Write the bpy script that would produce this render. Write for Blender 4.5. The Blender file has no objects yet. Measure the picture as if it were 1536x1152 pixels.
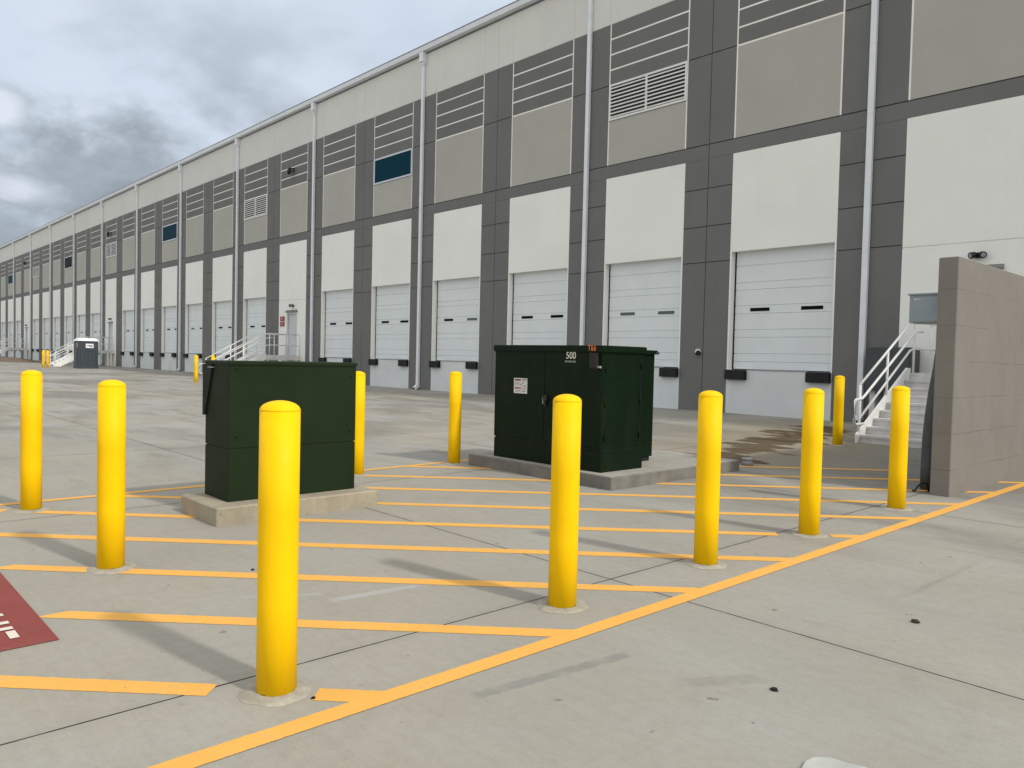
import bpy, math, random
from mathutils import Vector, Matrix
random.seed(7)
scene = bpy.context.scene
COL = scene.collection

# ------------------------------------------------------------------ helpers
def lin(r, g, b):
    f = lambda c: (c/255/12.92) if c/255 <= .04045 else ((c/255+.055)/1.055)**2.4
    return (f(r), f(g), f(b), 1)

class MB:
    """collects simple solids and links them as one mesh object"""
    def __init__(s):
        s.v, s.f, s.m, s.sm = [], [], [], []
    def face(s, pts, mi=0, smooth=False):
        n = len(s.v); s.v += [tuple(p) for p in pts]
        s.f.append(tuple(range(n, n+len(pts)))); s.m.append(mi); s.sm.append(smooth)
    def hexa(s, p, mi=0):                       # p: 8 points, bottom ring then top ring (ccw)
        n = len(s.v); s.v += [tuple(q) for q in p]
        for a in ((3,2,1,0),(4,5,6,7),(0,1,5,4),(1,2,6,5),(2,3,7,6),(3,0,4,7)):
            s.f.append(tuple(n+i for i in a)); s.m.append(mi); s.sm.append(False)
    def box(s, x0, x1, y0, y1, z0, z1, mi=0):
        s.hexa([(x0,y0,z0),(x1,y0,z0),(x1,y1,z0),(x0,y1,z0),(x0,y0,z1),(x1,y0,z1),(x1,y1,z1),(x0,y1,z1)], mi)
    def cbox(s, x0, x1, y0, y1, z0, z1, c, mi=0):   # box with chamfered vertical and top edges
        lo = [(x0+c,y0),(x1-c,y0),(x1,y0+c),(x1,y1-c),(x1-c,y1),(x0+c,y1),(x0,y1-c),(x0,y0+c)]
        cx, cy = (x0+x1)/2, (y0+y1)/2
        sh = lambda p: (p[0] + (c if p[0] < cx else -c), p[1] + (c if p[1] < cy else -c))
        n = len(s.v)
        s.v += [(x,y,z0) for x,y in lo] + [(x,y,z1-c) for x,y in lo] + [(*sh(p), z1) for p in lo]
        for r in (0, 8):
            for i in range(8):
                j = (i+1) % 8
                s.f.append((n+r+i, n+r+j, n+r+8+j, n+r+8+i)); s.m.append(mi); s.sm.append(False)
        s.f.append(tuple(n+16+i for i in range(8))); s.m.append(mi); s.sm.append(False)
        s.f.append(tuple(n+7-i for i in range(8))); s.m.append(mi); s.sm.append(False)
    def prism(s, poly, axis, a0, a1, mi=0):      # extrude a 2D polygon along an axis
        def P(p, a):
            return (a,p[0],p[1]) if axis == 'x' else ((p[0],a,p[1]) if axis == 'y' else (p[0],p[1],a))
        n = len(s.v); k = len(poly)
        s.v += [P(p,a0) for p in poly] + [P(p,a1) for p in poly]
        for i in range(k):
            j = (i+1) % k
            s.f.append((n+i,n+j,n+k+j,n+k+i)); s.m.append(mi); s.sm.append(False)
        s.f.append(tuple(n+i for i in range(k))[::-1]); s.m.append(mi); s.sm.append(False)
        s.f.append(tuple(n+k+i for i in range(k))); s.m.append(mi); s.sm.append(False)
    def lathe(s, prof, cx, cy, n=40, mi=0):      # prof: (radius, z) from bottom to top
        b = len(s.v)
        for r, z in prof:
            for i in range(n):
                a = 2*math.pi*i/n
                s.v.append((cx+r*math.cos(a), cy+r*math.sin(a), z))
        for k in range(len(prof)-1):
            for i in range(n):
                j = (i+1) % n
                s.f.append((b+k*n+i, b+k*n+j, b+(k+1)*n+j, b+(k+1)*n+i)); s.m.append(mi); s.sm.append(True)
        s.f.append(tuple(b+(len(prof)-1)*n+i for i in range(n))); s.m.append(mi); s.sm.append(False)
        s.f.append(tuple(b+n-1-i for i in range(n))); s.m.append(mi); s.sm.append(False)
    def tube(s, pts, r, n=10, mi=0, flat=1.0):
        pts = [Vector(p) for p in pts]; rings = []
        for i, p in enumerate(pts):
            if i == 0: t = pts[1]-p
            elif i == len(pts)-1: t = p-pts[i-1]
            else: t = (pts[i+1]-p).normalized() + (p-pts[i-1]).normalized()
            t.normalize()
            up = Vector((0,0,1)) if abs(t.z) < .95 else Vector((0,1,0))
            a = t.cross(up).normalized(); c = a.cross(t)
            b = len(s.v)
            rr = r[i] if isinstance(r, (list, tuple)) else r
            for k in range(n):
                an = 2*math.pi*k/n
                s.v.append(tuple(p + a*rr*math.cos(an) + c*rr*flat*math.sin(an)))
            rings.append(b)
        for q in range(len(rings)-1):
            for k in range(n):
                l = (k+1) % n
                s.f.append((rings[q]+k, rings[q]+l, rings[q+1]+l, rings[q+1]+k)); s.m.append(mi); s.sm.append(True)
        s.f.append(tuple(rings[0]+n-1-k for k in range(n))); s.m.append(mi); s.sm.append(False)
        s.f.append(tuple(rings[-1]+k for k in range(n))); s.m.append(mi); s.sm.append(False)
    def build(s, name, mats, parent=None, origin=None):
        if not isinstance(mats, (list, tuple)): mats = [mats]
        me = bpy.data.meshes.new(name)
        v = s.v if origin is None else [(x-origin[0], y-origin[1], z-origin[2]) for x,y,z in s.v]
        me.from_pydata(v, [], s.f)
        for m in mats: me.materials.append(m)
        me.polygons.foreach_set('material_index', s.m)
        me.polygons.foreach_set('use_smooth', s.sm)
        me.update()
        import bmesh
        bm = bmesh.new(); bm.from_mesh(me); bmesh.ops.recalc_face_normals(bm, faces=bm.faces); bm.to_mesh(me); bm.free()
        o = bpy.data.objects.new(name, me); COL.objects.link(o)
        if origin is not None: o.location = origin
        if parent is not None: o.parent = parent
        return o

def tag(o, label=None, cat=None, group=None, kind=None):
    if label: o['label'] = label
    if cat: o['category'] = cat
    if group: o['group'] = group
    if kind: o['kind'] = kind
    return o
def empty(name, loc, label, cat, group=None):
    o = bpy.data.objects.new(name, None); COL.objects.link(o); o.location = loc
    o.empty_display_size = .2
    return tag(o, label, cat, group)
def copy_tree(o, parent=None):
    c = o.copy(); COL.objects.link(c); c.parent = parent
    for ch in list(o.children): copy_tree(ch, c)
    return c
def text_mesh(name, txt, size, mat, parent, loc, rot, depth=.001, squash=1.0):
    cu = bpy.data.curves.new(name, 'FONT'); cu.body = txt; cu.size = size; cu.extrude = depth
    cu.align_x = 'CENTER'; cu.align_y = 'CENTER'
    tmp = bpy.data.objects.new(name, cu); COL.objects.link(tmp)
    dg = bpy.context.evaluated_depsgraph_get()
    me = bpy.data.meshes.new_from_object(tmp.evaluated_get(dg))
    bpy.data.objects.remove(tmp); bpy.data.curves.remove(cu)
    me.materials.clear(); me.materials.append(mat)
    o = bpy.data.objects.new(name, me); COL.objects.link(o)
    o.location = loc; o.rotation_euler = rot; o.scale = (squash, 1, 1); o.parent = parent
    return o

# ------------------------------------------------------------------ materials
class NT:
    def __init__(s, name):
        s.m = bpy.data.materials.new(name); s.m.use_nodes = True
        s.n = s.m.node_tree.nodes; s.l = s.m.node_tree.links
        s.b = s.n['Principled BSDF']
        s.geo = None
    def add(s, t, **kw):
        n = s.n.new(t)
        for k, v in kw.items(): setattr(n, k, v)
        return n
    def put(s, sock, v):
        if hasattr(v, 'is_output') or isinstance(v, bpy.types.NodeSocket): s.l.new(v, sock)
        else: sock.default_value = v
    def math(s, op, a, b=0.0, c=None, clamp=False):
        n = s.add('ShaderNodeMath', operation=op, use_clamp=clamp)
        s.put(n.inputs[0], a); s.put(n.inputs[1], b)
        if c is not None: s.put(n.inputs[2], c)
        return n.outputs[0]
    def mix(s, fac, a, b, mode='MIX'):
        n = s.add('ShaderNodeMix', data_type='RGBA', blend_type=mode)
        s.put(n.inputs['Factor'], fac); s.put(n.inputs[6], a); s.put(n.inputs[7], b)
        return n.outputs[2]
    def pos(s):
        if s.geo is None: s.geo = s.add('ShaderNodeNewGeometry')
        return s.geo.outputs['Position']
    def objco(s):
        return s.add('ShaderNodeTexCoord').outputs['Object']
    def noise(s, scale, detail=4, rough=.55, vec=None, stretch=None, off=(0,0,0), dist=0):
        mp = s.add('ShaderNodeMapping'); s.put(mp.inputs['Vector'], vec if vec is not None else s.pos())
        mp.inputs['Scale'].default_value = stretch or (1,1,1); mp.inputs['Location'].default_value = off
        n = s.add('ShaderNodeTexNoise'); s.l.new(mp.outputs[0], n.inputs['Vector'])
        n.inputs['Scale'].default_value = scale; n.inputs['Detail'].default_value = detail
        n.inputs['Roughness'].default_value = rough; n.inputs['Distortion'].default_value = dist
        return n.outputs['Fac']
    def ramp(s, fac, a, b):
        n = s.add('ShaderNodeMapRange', clamp=True); s.put(n.inputs[0], fac)
        n.inputs[1].default_value = a; n.inputs[2].default_value = b
        return n.outputs[0]
    def sep(s, v):
        n = s.add('ShaderNodeSeparateXYZ'); s.l.new(v, n.inputs[0]); return n.outputs
    def bump(s, h, strength, dist=.02):
        n = s.add('ShaderNodeBump'); n.inputs['Strength'].default_value = strength; n.inputs['Distance'].default_value = dist
        s.l.new(h, n.inputs['Height']); s.l.new(n.outputs[0], s.b.inputs['Normal'])
    def done(s, color, rough=.6, metal=0, spec=None):
        s.put(s.b.inputs['Base Color'], color); s.put(s.b.inputs['Roughness'], rough)
        s.put(s.b.inputs['Metallic'], metal)
        if spec is not None: s.b.inputs['Specular IOR Level'].default_value = spec
        return s.m

def painted(name, c, var=.06, rough=.6, scale=3.0, streak=0.0, spec=.4, bump=0.0, bscale=60):
    t = NT(name)
    n1 = t.noise(scale, 5, .6)
    fac = t.ramp(n1, .3, .7)
    dark = tuple(x*(1-var*1.6) for x in c[:3])+(1,); lite = tuple(min(1, x*(1+var)) for x in c[:3])+(1,)
    col = t.mix(fac, dark, lite)
    if streak:                                       # rain run-down streaks, thin in x, long in z
        st = t.noise(1.0, 4, .6, stretch=(5, 5, .22))
        col = t.mix(t.math('MULTIPLY', t.ramp(st, .52, .8), streak), col, tuple(x*.6 for x in c[:3])+(1,))
    if bump: t.bump(t.noise(bscale, 3, .6), bump, .01)
    r = t.math('ADD', t.math('MULTIPLY', t.noise(scale*2.3, 3), .2), rough-.1)
    return t.done(col, r, 0, spec)

M = {}
M['dark']   = painted('wall_paint_dark_grey', (.155,.155,.151,1), .05, .75, .6, .12, .3, .12, 45)
M['groove'] = painted('reveal_dark', (.075,.075,.073,1), .05, .85, 1)
M['tan']    = painted('wall_paint_grey', (.405,.402,.362,1), .04, .75, .5, .08, .3, .12, 45)
M['white']  = painted('wall_paint_white', (.815,.82,.775,1), .03, .7, .5, .07, .3, .10, 45)
M['stem'] = painted('dock_wall_white_shaded', (.63,.66,.67,1), .05, .7, .7, .12, .3, .10, 45)  # the panels' white, greyed and cooled to carry the weaker light low down
M['cream']  = painted('parapet_paint_cream', (.635,.64,.60,1), .035, .75, .4, .09, .3, .10, 45)
M['trimlite'] = painted('reveal_paint_light', (.84,.82,.75,1), .04, .7, 2)
M['door']   = painted('dock_door_white', (.70,.738,.752,1), .03, .5, .9, .06, .3)
M['rubber'] = painted('rubber_black', (.012,.012,.013,1), .2, .8, 6)
M['gutter'] = painted('metal_light_grey', (.72,.748,.785,1), .05, .42, 1.5, .08, .5)
M['coping'] = painted('metal_grey', (.16,.17,.19,1), .05, .5, 2)
M['steelwhite'] = painted('rail_paint_white', (.74,.74,.72,1), .05, .45, 5)
M['concrete_lt'] = painted('step_concrete', (.62,.61,.60,1), .10, .85, 4, 0, .3, .2, 80)
M['roofing'] = painted('roofing_white', (.55,.55,.53,1), .08, .8, 1)
M['black']  = painted('black_metal', (.014,.014,.015,1), .2, .5, 10)
M['mandoor'] = painted('steel_door_grey', (.52,.54,.56,1), .03, .5, 2)
M['dripcap'] = painted('drip_cap_grey', (.17,.17,.17,1), .05, .6, 2)
M['glassblue'] = NT('tinted_glass').done((.0012,.034,.058,1), .5, 0, .03)
M['glassdark'] = NT('dark_glass').done((.005,.006,.008,1), .5, 0, .04)
M['glassgrey'] = NT('misted_glass').done((.10,.115,.12,1), .4, 0, .2)
M['alum'] = painted('aluminium_frame', (.55,.60,.66,1), .05, .35, 3)
M['orange'] = NT('sticker_orange').done((.80,.20,.045,1), .6)
M['stencil'] = painted('stencil_paint_white', (.72,.71,.62,1), .08, .6, 30)
M['stenciloff'] = NT('stencil_paint_dim').done((.22,.24,.18,1), .6)
M['labelwhite'] = painted('label_white', (.60,.60,.57,1), .08, .5, 30)
M['labelred'] = NT('label_red').done((.22,.012,.016,1), .5)
M['labelgrey'] = NT('label_grey_print').done((.22,.23,.23,1), .5)
M['signred'] = painted('sign_red', (.28,.015,.022,1), .1, .5, 9)
M['boxgrey'] = painted('enclosure_grey', (.275,.325,.36,1), .06, .4, 4, .1)
M['boxdark'] = painted('cabinet_slate', (.050,.062,.068,1), .08, .5, 3, .1)
M['tubegrey'] = painted('conduit_grey', (.075,.080,.083,1), .12, .6, 6)
M['toilet'] = painted('plastic_slate', (.043,.055,.065,1), .08, .5, 4, .1)
M['toiletroof'] = painted('plastic_white_roof', (.78,.80,.82,1), .04, .5, 3)
M['galv'] = painted('galvanised', (.30,.31,.33,1), .15, .4, 20)
M['stone'] = painted('stone_dark', (.05,.042,.033,1), .4, .9, 40)
M['stone_black'] = painted('stone_black', (.010,.009,.008,1), .4, .9, 40)
M['paper'] = painted('plaster_patch', (.41,.42,.385,1), .10, .85, 6)

# green cabinets: baked enamel with slight dust towards the foot
def green(name, c, rough=.22, spec=.34):
    t = NT(name)
    n = t.noise(2.2, 5, .6); z = t.sep(t.pos())[2]
    col = t.mix(t.ramp(n, .3, .75), tuple(x*.85 for x in c)+(1,), tuple(x*1.18 for x in c)+(1,))
    dust = t.math('MULTIPLY', t.ramp(t.noise(5, 5, .65, stretch=(1,1,.35)), .5, .85), .22)
    col = t.mix(dust, col, (.035,.040,.026,1))
    t.bump(t.noise(1.6, 2, .4), .10, .03)
    return t.done(col, t.math('ADD', t.math('MULTIPLY', t.noise(6, 3), .2), rough), 0, spec)
M['green'] = green('enamel_green', (.0128,.0232,.0098), .42, .08)
M['greendark'] = green('enamel_green_deep', (.0036,.0120,.0046), .34, .10)
M['seam'] = NT('seam_dark').done((.004,.007,.004,1), .6)

def yellow():
    t = NT('bollard_yellow')
    n = t.noise(7, 5, .6)
    col = t.mix(t.ramp(n, .3, .7), (.86,.515,.0008,1), (.90,.555,.001,1))
    spots = t.ramp(t.noise(55, 3, .6), .70, .76)
    oc = t.sep(t.objco())
    low = t.ramp(oc[2], .30, .0)
    col = t.mix(t.math('MULTIPLY', t.math('MULTIPLY', spots, low), .6), col, (.16,.12,.03,1))
    chip = t.math('MULTIPLY', t.ramp(t.math('ADD', oc[2], t.math('MULTIPLY', t.noise(30, 4, .7), .03)), .034, .028), t.ramp(t.noise(16, 4, .6, off=(2,2,0)), .47, .55))
    col = t.mix(t.math('MULTIPLY', chip, .85), col, (.035,.03,.018,1))
    rub = t.math('MULTIPLY', t.ramp(t.noise(2.2, 6, .75, stretch=(3,3,.6), off=(8,1,0)), .60, .72), .30)
    col = t.mix(rub, col, (.50,.31,.02,1))
    run = t.math('MULTIPLY', t.ramp(t.noise(1.0, 5, .65, stretch=(38,38,1.1), off=(0,0,2)), .60, .74), .22)
    col = t.mix(run, col, (.62,.36,.004,1))
    scuff = t.math('MULTIPLY', t.ramp(t.noise(3.1, 5, .7, stretch=(1,1,.3), off=(3,1,0)), .62, .78), .18)
    col = t.mix(scuff, col, (.62,.43,.05,1))
    t.bump(t.noise(28, 3, .5), .05, .01)
    return t.done(col, t.math('ADD', t.math('MULTIPLY', t.noise(12, 3), .25), .42), 0, .14)
M['yellow'] = yellow()

def pad_concrete(name, ca, cb):
    t = NT(name)
    n = t.noise(3.5, 6, .65)
    col = t.mix(t.ramp(n, .3, .72), ca, cb)
    v = t.noise(9, 4, .7, stretch=(1,1,.12)); col = t.mix(t.math('MULTIPLY', t.ramp(v, .5, .75), .35), col, (.20,.18,.14,1))
    pits = t.ramp(t.noise(38, 2, .5), .68, .74); col = t.mix(t.math('MULTIPLY', pits, .7), col, (.12,.11,.09,1))
    t.bump(t.noise(45, 4, .6), .35, .01)
    return t.done(col, .9, 0, .25)
M['pad'] = pad_concrete('pad_concrete_tan', (.265,.232,.172,1), (.39,.345,.258,1))
M['padside'] = pad_concrete('pad_concrete_shaded', (.125,.120,.110,1), (.215,.205,.185,1))  # slab concrete with the shade of the pad sides put into its colour
M['padtop'] = pad_concrete('pad_concrete_lit', (.30,.285,.245,1), (.385,.365,.32,1))  # paler copy of the same concrete for the lit top face
def collar_concrete():
    t = NT('collar_concrete')
    col = t.mix(t.ramp(t.noise(14, 5, .65), .35, .7), (.29,.265,.21,1), (.42,.39,.325,1))
    t.bump(t.noise(60, 4, .6), .4, .01)
    return t.done(col, .9, 0, .25)
M['collar'] = collar_concrete()

def block_wall():
    t = NT('painted_block')
    p = t.sep(t.pos())
    wob = t.math('MULTIPLY', t.math('SUBTRACT', t.noise(3, 3), .5), .02)
    zj = t.math('ABSOLUTE', t.math('SUBTRACT', t.math('FLOORED_MODULO', t.math('ADD', p[2], t.math('ADD', wob, .09+.2035)), .407), .2035))
    jline = t.ramp(zj, .010, .002)
    yj = t.math('ABSOLUTE', t.math('SUBTRACT', t.math('FLOORED_MODULO', t.math('ADD', p[1], .4), 1.62), .81))
    vline = t.math('MULTIPLY', t.ramp(yj, .008, .002), .5)
    joint = t.math('MAXIMUM', jline, vline)
    n = t.noise(2.5, 5, .6)
    base = t.mix(t.ramp(n, .3, .7), (.186,.172,.153,1), (.214,.199,.178,1))
    jn = t.ramp(t.noise(1.3, 3, .6, stretch=(1,1,2.5), off=(0,0,4)), .42, .62)
    jf = t.math('MULTIPLY', t.math('MULTIPLY', joint, jn), .45)
    col = t.mix(jf, base, (.10,.095,.085,1))
    h = t.math('SUBTRACT', t.math('MULTIPLY', t.noise(70, 3, .6), .25), t.math('MULTIPLY', joint, .7))
    t.bump(h, .25, .008)
    return t.done(col, .8, 0, .3)
M['block'] = block_wall()

# ---- the pavement: broom-finished concrete, saw joints, wet tracks, stains
def pavement():
    t = NT('concrete_pavement')
    p = t.sep(t.pos()); X, Y = p[0], p[1]
    big = t.noise(.20, 5, .6, dist=.4); mid = t.noise(.9, 6, .62, off=(4,2,0)); fine = t.noise(16, 5, .7)
    ids = t.add('ShaderNodeCombineXYZ')
    t.l.new(t.math('FLOOR', t.math('DIVIDE', t.math('ADD', X, 3.305), 4.28)), ids.inputs[0]); t.l.new(t.math('FLOOR', t.math('DIVIDE', t.math('ADD', Y, -3.985), 4.28)), ids.inputs[1])
    wn = t.add('ShaderNodeTexWhiteNoise'); wn.noise_dimensions = '3D'; t.l.new(ids.outputs[0], wn.inputs['Vector'])
    col = t.mix(t.ramp(big, .36, .64), (.306,.298,.270,1), (.348,.322,.264,1))
    tone = t.add('ShaderNodeCombineColor'); tv = t.math('ADD', t.math('MULTIPLY', wn.outputs['Value'], .10), .95)
    for q in range(3): t.l.new(tv, tone.inputs[q])
    col = t.mix(1.0, col, tone.outputs[0], 'MULTIPLY')
    col = t.mix(t.math('MULTIPLY', t.ramp(mid, .42, .70), .40), col, (.255,.232,.185,1))
    pale = t.math('MULTIPLY', t.ramp(t.noise(.55, 5, .6, off=(9,7,0)), .52, .70), .55)
    col = t.mix(pale, col, (.352,.348,.322,1))
    smear = t.ramp(t.noise(1.7, 6, .7, stretch=(1.6,.6,1), off=(5,1,0), dist=.8), .56, .72)
    col = t.mix(t.math('MULTIPLY', smear, .22), col, (.190,.172,.138,1))
    col = t.mix(t.math('MULTIPLY', t.ramp(fine, .45, .8), .25), col, (.165,.150,.122,1))
    agg = t.noise(85, 2, .8); agg2 = t.noise(190, 1, .5, off=(3,1,0))
    col = t.mix(t.math('MULTIPLY', t.ramp(agg, .50, .72), .22), col, (.17,.155,.128,1))
    col = t.mix(t.math('MULTIPLY', t.ramp(agg2, .55, .75), .25), col, (.44,.43,.40,1))
    broom = t.noise(22, 3, .6, stretch=(.06, 1, 1), off=(5,0,0))
    col = t.mix(t.math('MULTIPLY', t.ramp(broom, .45, .75), .12), col, (.19,.175,.145,1))
    drip = t.math('MULTIPLY', t.ramp(t.noise(2.3, 3, .55, off=(6,3,0)), .715, .75), .38)
    col = t.mix(drip, col, (.16,.15,.13,1))
    # rain-wetted bands away across the truck court
    far = t.ramp(Y, 4.6, 8.5)
    lft = t.ramp(X, -7.5, -12.0)
    zone = t.math('MAXIMUM', far, lft)
    band = t.noise(.26, 5, .6, stretch=(.7, 1.3, 1), off=(2,5,0), dist=.5)
    bf = t.math('MULTIPLY', t.math('MULTIPLY', t.ramp(band, .46, .58), zone), .52)
    col = t.mix(bf, col, (.150,.137,.112,1))
    band3 = t.noise(.33, 4, .6, stretch=(.7, 1.2, 1), off=(11,2,0), dist=.4)
    col = t.mix(t.math('MULTIPLY', t.math('MULTIPLY', t.ramp(band3, .50, .62), zone), .6), col, (.350,.350,.335,1))
    band2 = t.noise(.9, 5, .65, stretch=(.45, 1.8, 1), off=(7,3,0))
    bf2 = t.math('MULTIPLY', t.math('MULTIPLY', t.ramp(band2, .54, .64), zone), .38)
    col = t.mix(bf2, col, (.135,.123,.103,1))
    # damp patch before the stairs and brown puddles in the drain line
    damp = t.math('MULTIPLY', t.ramp(Y, 8.8, 10.5), t.ramp(t.math('ADD', X, t.math('MULTIPLY', mid, 1.5)), -6.3, -5.2))
    col = t.mix(t.math('MULTIPLY', damp, .6), col, (.150,.138,.118,1))
    dx = t.math('ABSOLUTE', t.math('ADD', t.math('ADD', X, 3.95), t.math('MULTIPLY', Y, .245)))
    inY = t.math('MULTIPLY', t.ramp(Y, 9.4, 10.2), t.ramp(Y, 18.2, 17.0))
    core = t.math('MULTIPLY', t.ramp(dx, 1.25, .1), inY)
    pn = t.noise(1.25, 5, .6, stretch=(.62, 1.9, 1), off=(1,8,0))
    pud = t.ramp(t.math('ADD', pn, t.math('MULTIPLY', core, .33)), .715, .75)
    tan = t.math('MULTIPLY', t.math('MULTIPLY', t.ramp(dx, 2.6, .6), inY), .45)
    col = t.mix(tan, col, (.30,.235,.145,1))
    pud = t.math('MULTIPLY', pud, t.ramp(core, .05, .3))
    col = t.mix(t.math('MULTIPLY', pud, .68), col, (.050,.027,.009,1))
    # saw-cut joints on a 4.3 m grid
    jx = t.math('ABSOLUTE', t.math('SUBTRACT', t.math('FLOORED_MODULO', t.math('ADD', X, 3.305+2.14), 4.28), 2.14))
    jy = t.math('ABSOLUTE', t.math('SUBTRACT', t.math('FLOORED_MODULO', t.math('ADD', Y, -3.985+2.14), 4.28), 2.14))
    wob = t.math('MULTIPLY', t.math('SUBTRACT', t.noise(5, 3), .5), .006)
    jd = t.math('ADD', t.math('MINIMUM', jx, jy), wob)
    joint = t.ramp(jd, .0068, .0042)
    halo = t.math('MULTIPLY', t.ramp(jd, .08, .0), t.math('MULTIPLY', t.noise(3, 4), .25))
    col = t.mix(halo, col, (.16,.145,.12,1))
    col = t.mix(joint, col, (.022,.020,.017,1))
    # hairline crack / tyre drag east of the border line
    cr = t.math('ABSOLUTE', t.math('ADD', t.math('ADD', X, 1.86), t.math('MULTIPLY', t.math('SUBTRACT', t.noise(1.2, 4), .5), .10)))
    crf = t.math('MULTIPLY', t.ramp(cr, .035, .004), t.math('MULTIPLY', t.ramp(t.noise(.9, 4, .6, off=(0,3,0)), .42, .6), t.math('MULTIPLY', t.ramp(Y, 4.6, 5.2), t.ramp(Y, 8.2, 7.2))))
    col = t.mix(t.math('MULTIPLY', crf, .35), col, (.16,.145,.12,1))
    def patch(x0, y0, x1, y1, hw, off, colr, amt):
        nonlocal col
        ln = math.hypot(x1-x0, y1-y0); ux, uy = (x1-x0)/ln, (y1-y0)/ln
        a = t.math('ADD', t.math('MULTIPLY', t.math('SUBTRACT', X, x0), ux), t.math('MULTIPLY', t.math('SUBTRACT', Y, y0), uy))
        b = t.math('ABSOLUTE', t.math('ADD', t.math('MULTIPLY', t.math('SUBTRACT', X, x0), -uy), t.math('MULTIPLY', t.math('SUBTRACT', Y, y0), ux)))
        nz = t.math('MULTIPLY', t.math('SUBTRACT', t.noise(14, 5, .7, off=off), .5), .045)
        m = t.math('MULTIPLY', t.ramp(t.math('ADD', b, nz), hw+.006, hw-.008), t.math('MULTIPLY', t.ramp(t.math('ADD', a, nz), 0, .04), t.ramp(t.math('ADD', a, nz), ln, ln-.04)))
        br = t.ramp(t.noise(6, 5, .7, off=off), .30, .55)
        col = t.mix(t.math('MULTIPLY', t.math('MULTIPLY', m, br), amt), col, colr)
    patch(-2.52, 2.12, -2.39, 3.05, .036, (1,1,0), (.185,.187,.175,1), .62)
    patch(-4.06, 2.30, -3.97, 3.08, .035, (4,1,0), (.40,.40,.39,1), .6)
    patch(-4.45, 1.92, -4.20, 2.35, .03, (2,6,0), (.37,.365,.35,1), .4)
    patch(-2.02, 2.95, -1.80, 3.30, .05, (2,1,0), (.20,.19,.165,1), .35)
    # small dark specks
    sp = t.ramp(t.noise(9, 2, .5, off=(3,3,0)), .735, .75)
    col = t.mix(t.math('MULTIPLY', sp, .55), col, (.08,.072,.06,1))
    h = t.math('ADD', t.math('MULTIPLY', fine, .5), t.math('MULTIPLY', t.noise(70, 3, .7), .5))
    h = t.math('SUBTRACT', h, t.math('MULTIPLY', joint, 2.0))
    t.bump(h, .22, .006)
    rough = t.math('SUBTRACT', .86, t.math('ADD', t.math('MULTIPLY', pud, .05), t.math('MULTIPLY', bf, .15)))
    t.put(t.b.inputs['Specular IOR Level'], t.math('MULTIPLY', t.math('SUBTRACT', 1.0, pud), .3))
    return t.done(col, rough, 0)
M['pavement'] = pavement()

def road_paint(name, c, wear=.5):
    t = NT(name)
    n = t.noise(3.2, 6, .7); f = t.noise(40, 4, .7)
    col = t.mix(t.ramp(n, .35, .7), tuple(x*.90 for x in c)+(1,), tuple(x for x in c)+(1,))
    w = t.math('MULTIPLY', t.ramp(t.math('ADD', t.math('MULTIPLY', n, .55), t.math('MULTIPLY', f, .45)), .56, .68), wear)
    col = t.mix(w, col, (.30,.275,.225,1))
    t.bump(t.noise(90, 3, .6), .2, .004)
    m = t.done(col, .75, 0, .3)
    uv = t.sep(t.add('ShaderNodeUVMap').outputs[0]); v = uv[1]
    ed = t.math('MINIMUM', v, t.math('SUBTRACT', 1.0, v))
    ed = t.math('ADD', ed, t.math('MULTIPLY', t.math('SUBTRACT', t.noise(26, 5, .7), .5), .13))
    gaps = t.ramp(t.math('ADD', t.math('MULTIPLY', t.noise(5.5, 6, .75, off=(2,9,0)), .6), t.math('MULTIPLY', f, .4)), .645, .66)
    keep = t.math('MULTIPLY', t.ramp(ed, .005, .035), t.math('SUBTRACT', 1.0, t.math('MULTIPLY', gaps, .7)))
    tr = t.add('ShaderNodeBsdfTransparent'); mx = t.add('ShaderNodeMixShader')
    t.l.new(keep, mx.inputs[0]); t.l.new(tr.outputs[0], mx.inputs[1]); t.l.new(t.b.outputs[0], mx.inputs[2])
    t.l.new(mx.outputs[0], t.n['Material Output'].inputs['Surface'])
    return m
M['line'] = road_paint('paint_amber', (.77,.405,.085), .42)
M['red'] = road_paint('paint_red', (.240,.052,.042), .22)
M['whiteline'] = road_paint('paint_white', (.70,.62,.54), .25)
M['blackout'] = painted('paint_blackout_grey', (.205,.205,.190,1), .12, .85, 8)
M['scrub'] = painted('scrubbed_concrete', (.345,.345,.33,1), .08, .85, 8)

# ------------------------------------------------------------------ ground
def gz(y):
    if y < 3: return 0.0
    if y < 15: return .0035*(y-3)
    return .042+.066*min((y-15)/3.8, 1)
xs = [-3000,-300,-140,-60,-20,0,20,60,300,3000]; ys = [-3000,-300,-40,0,3,15,18.8,60,300,3000]
g = MB()
for i in range(len(xs)-1):
    for j in range(len(ys)-1):
        g.face([(xs[i],ys[j],gz(ys[j])),(xs[i+1],ys[j],gz(ys[j])),(xs[i+1],ys[j+1],gz(ys[j+1])),(xs[i],ys[j+1],gz(ys[j+1]))])
tag(g.build('ground', M['pavement']), kind='structure')

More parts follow.
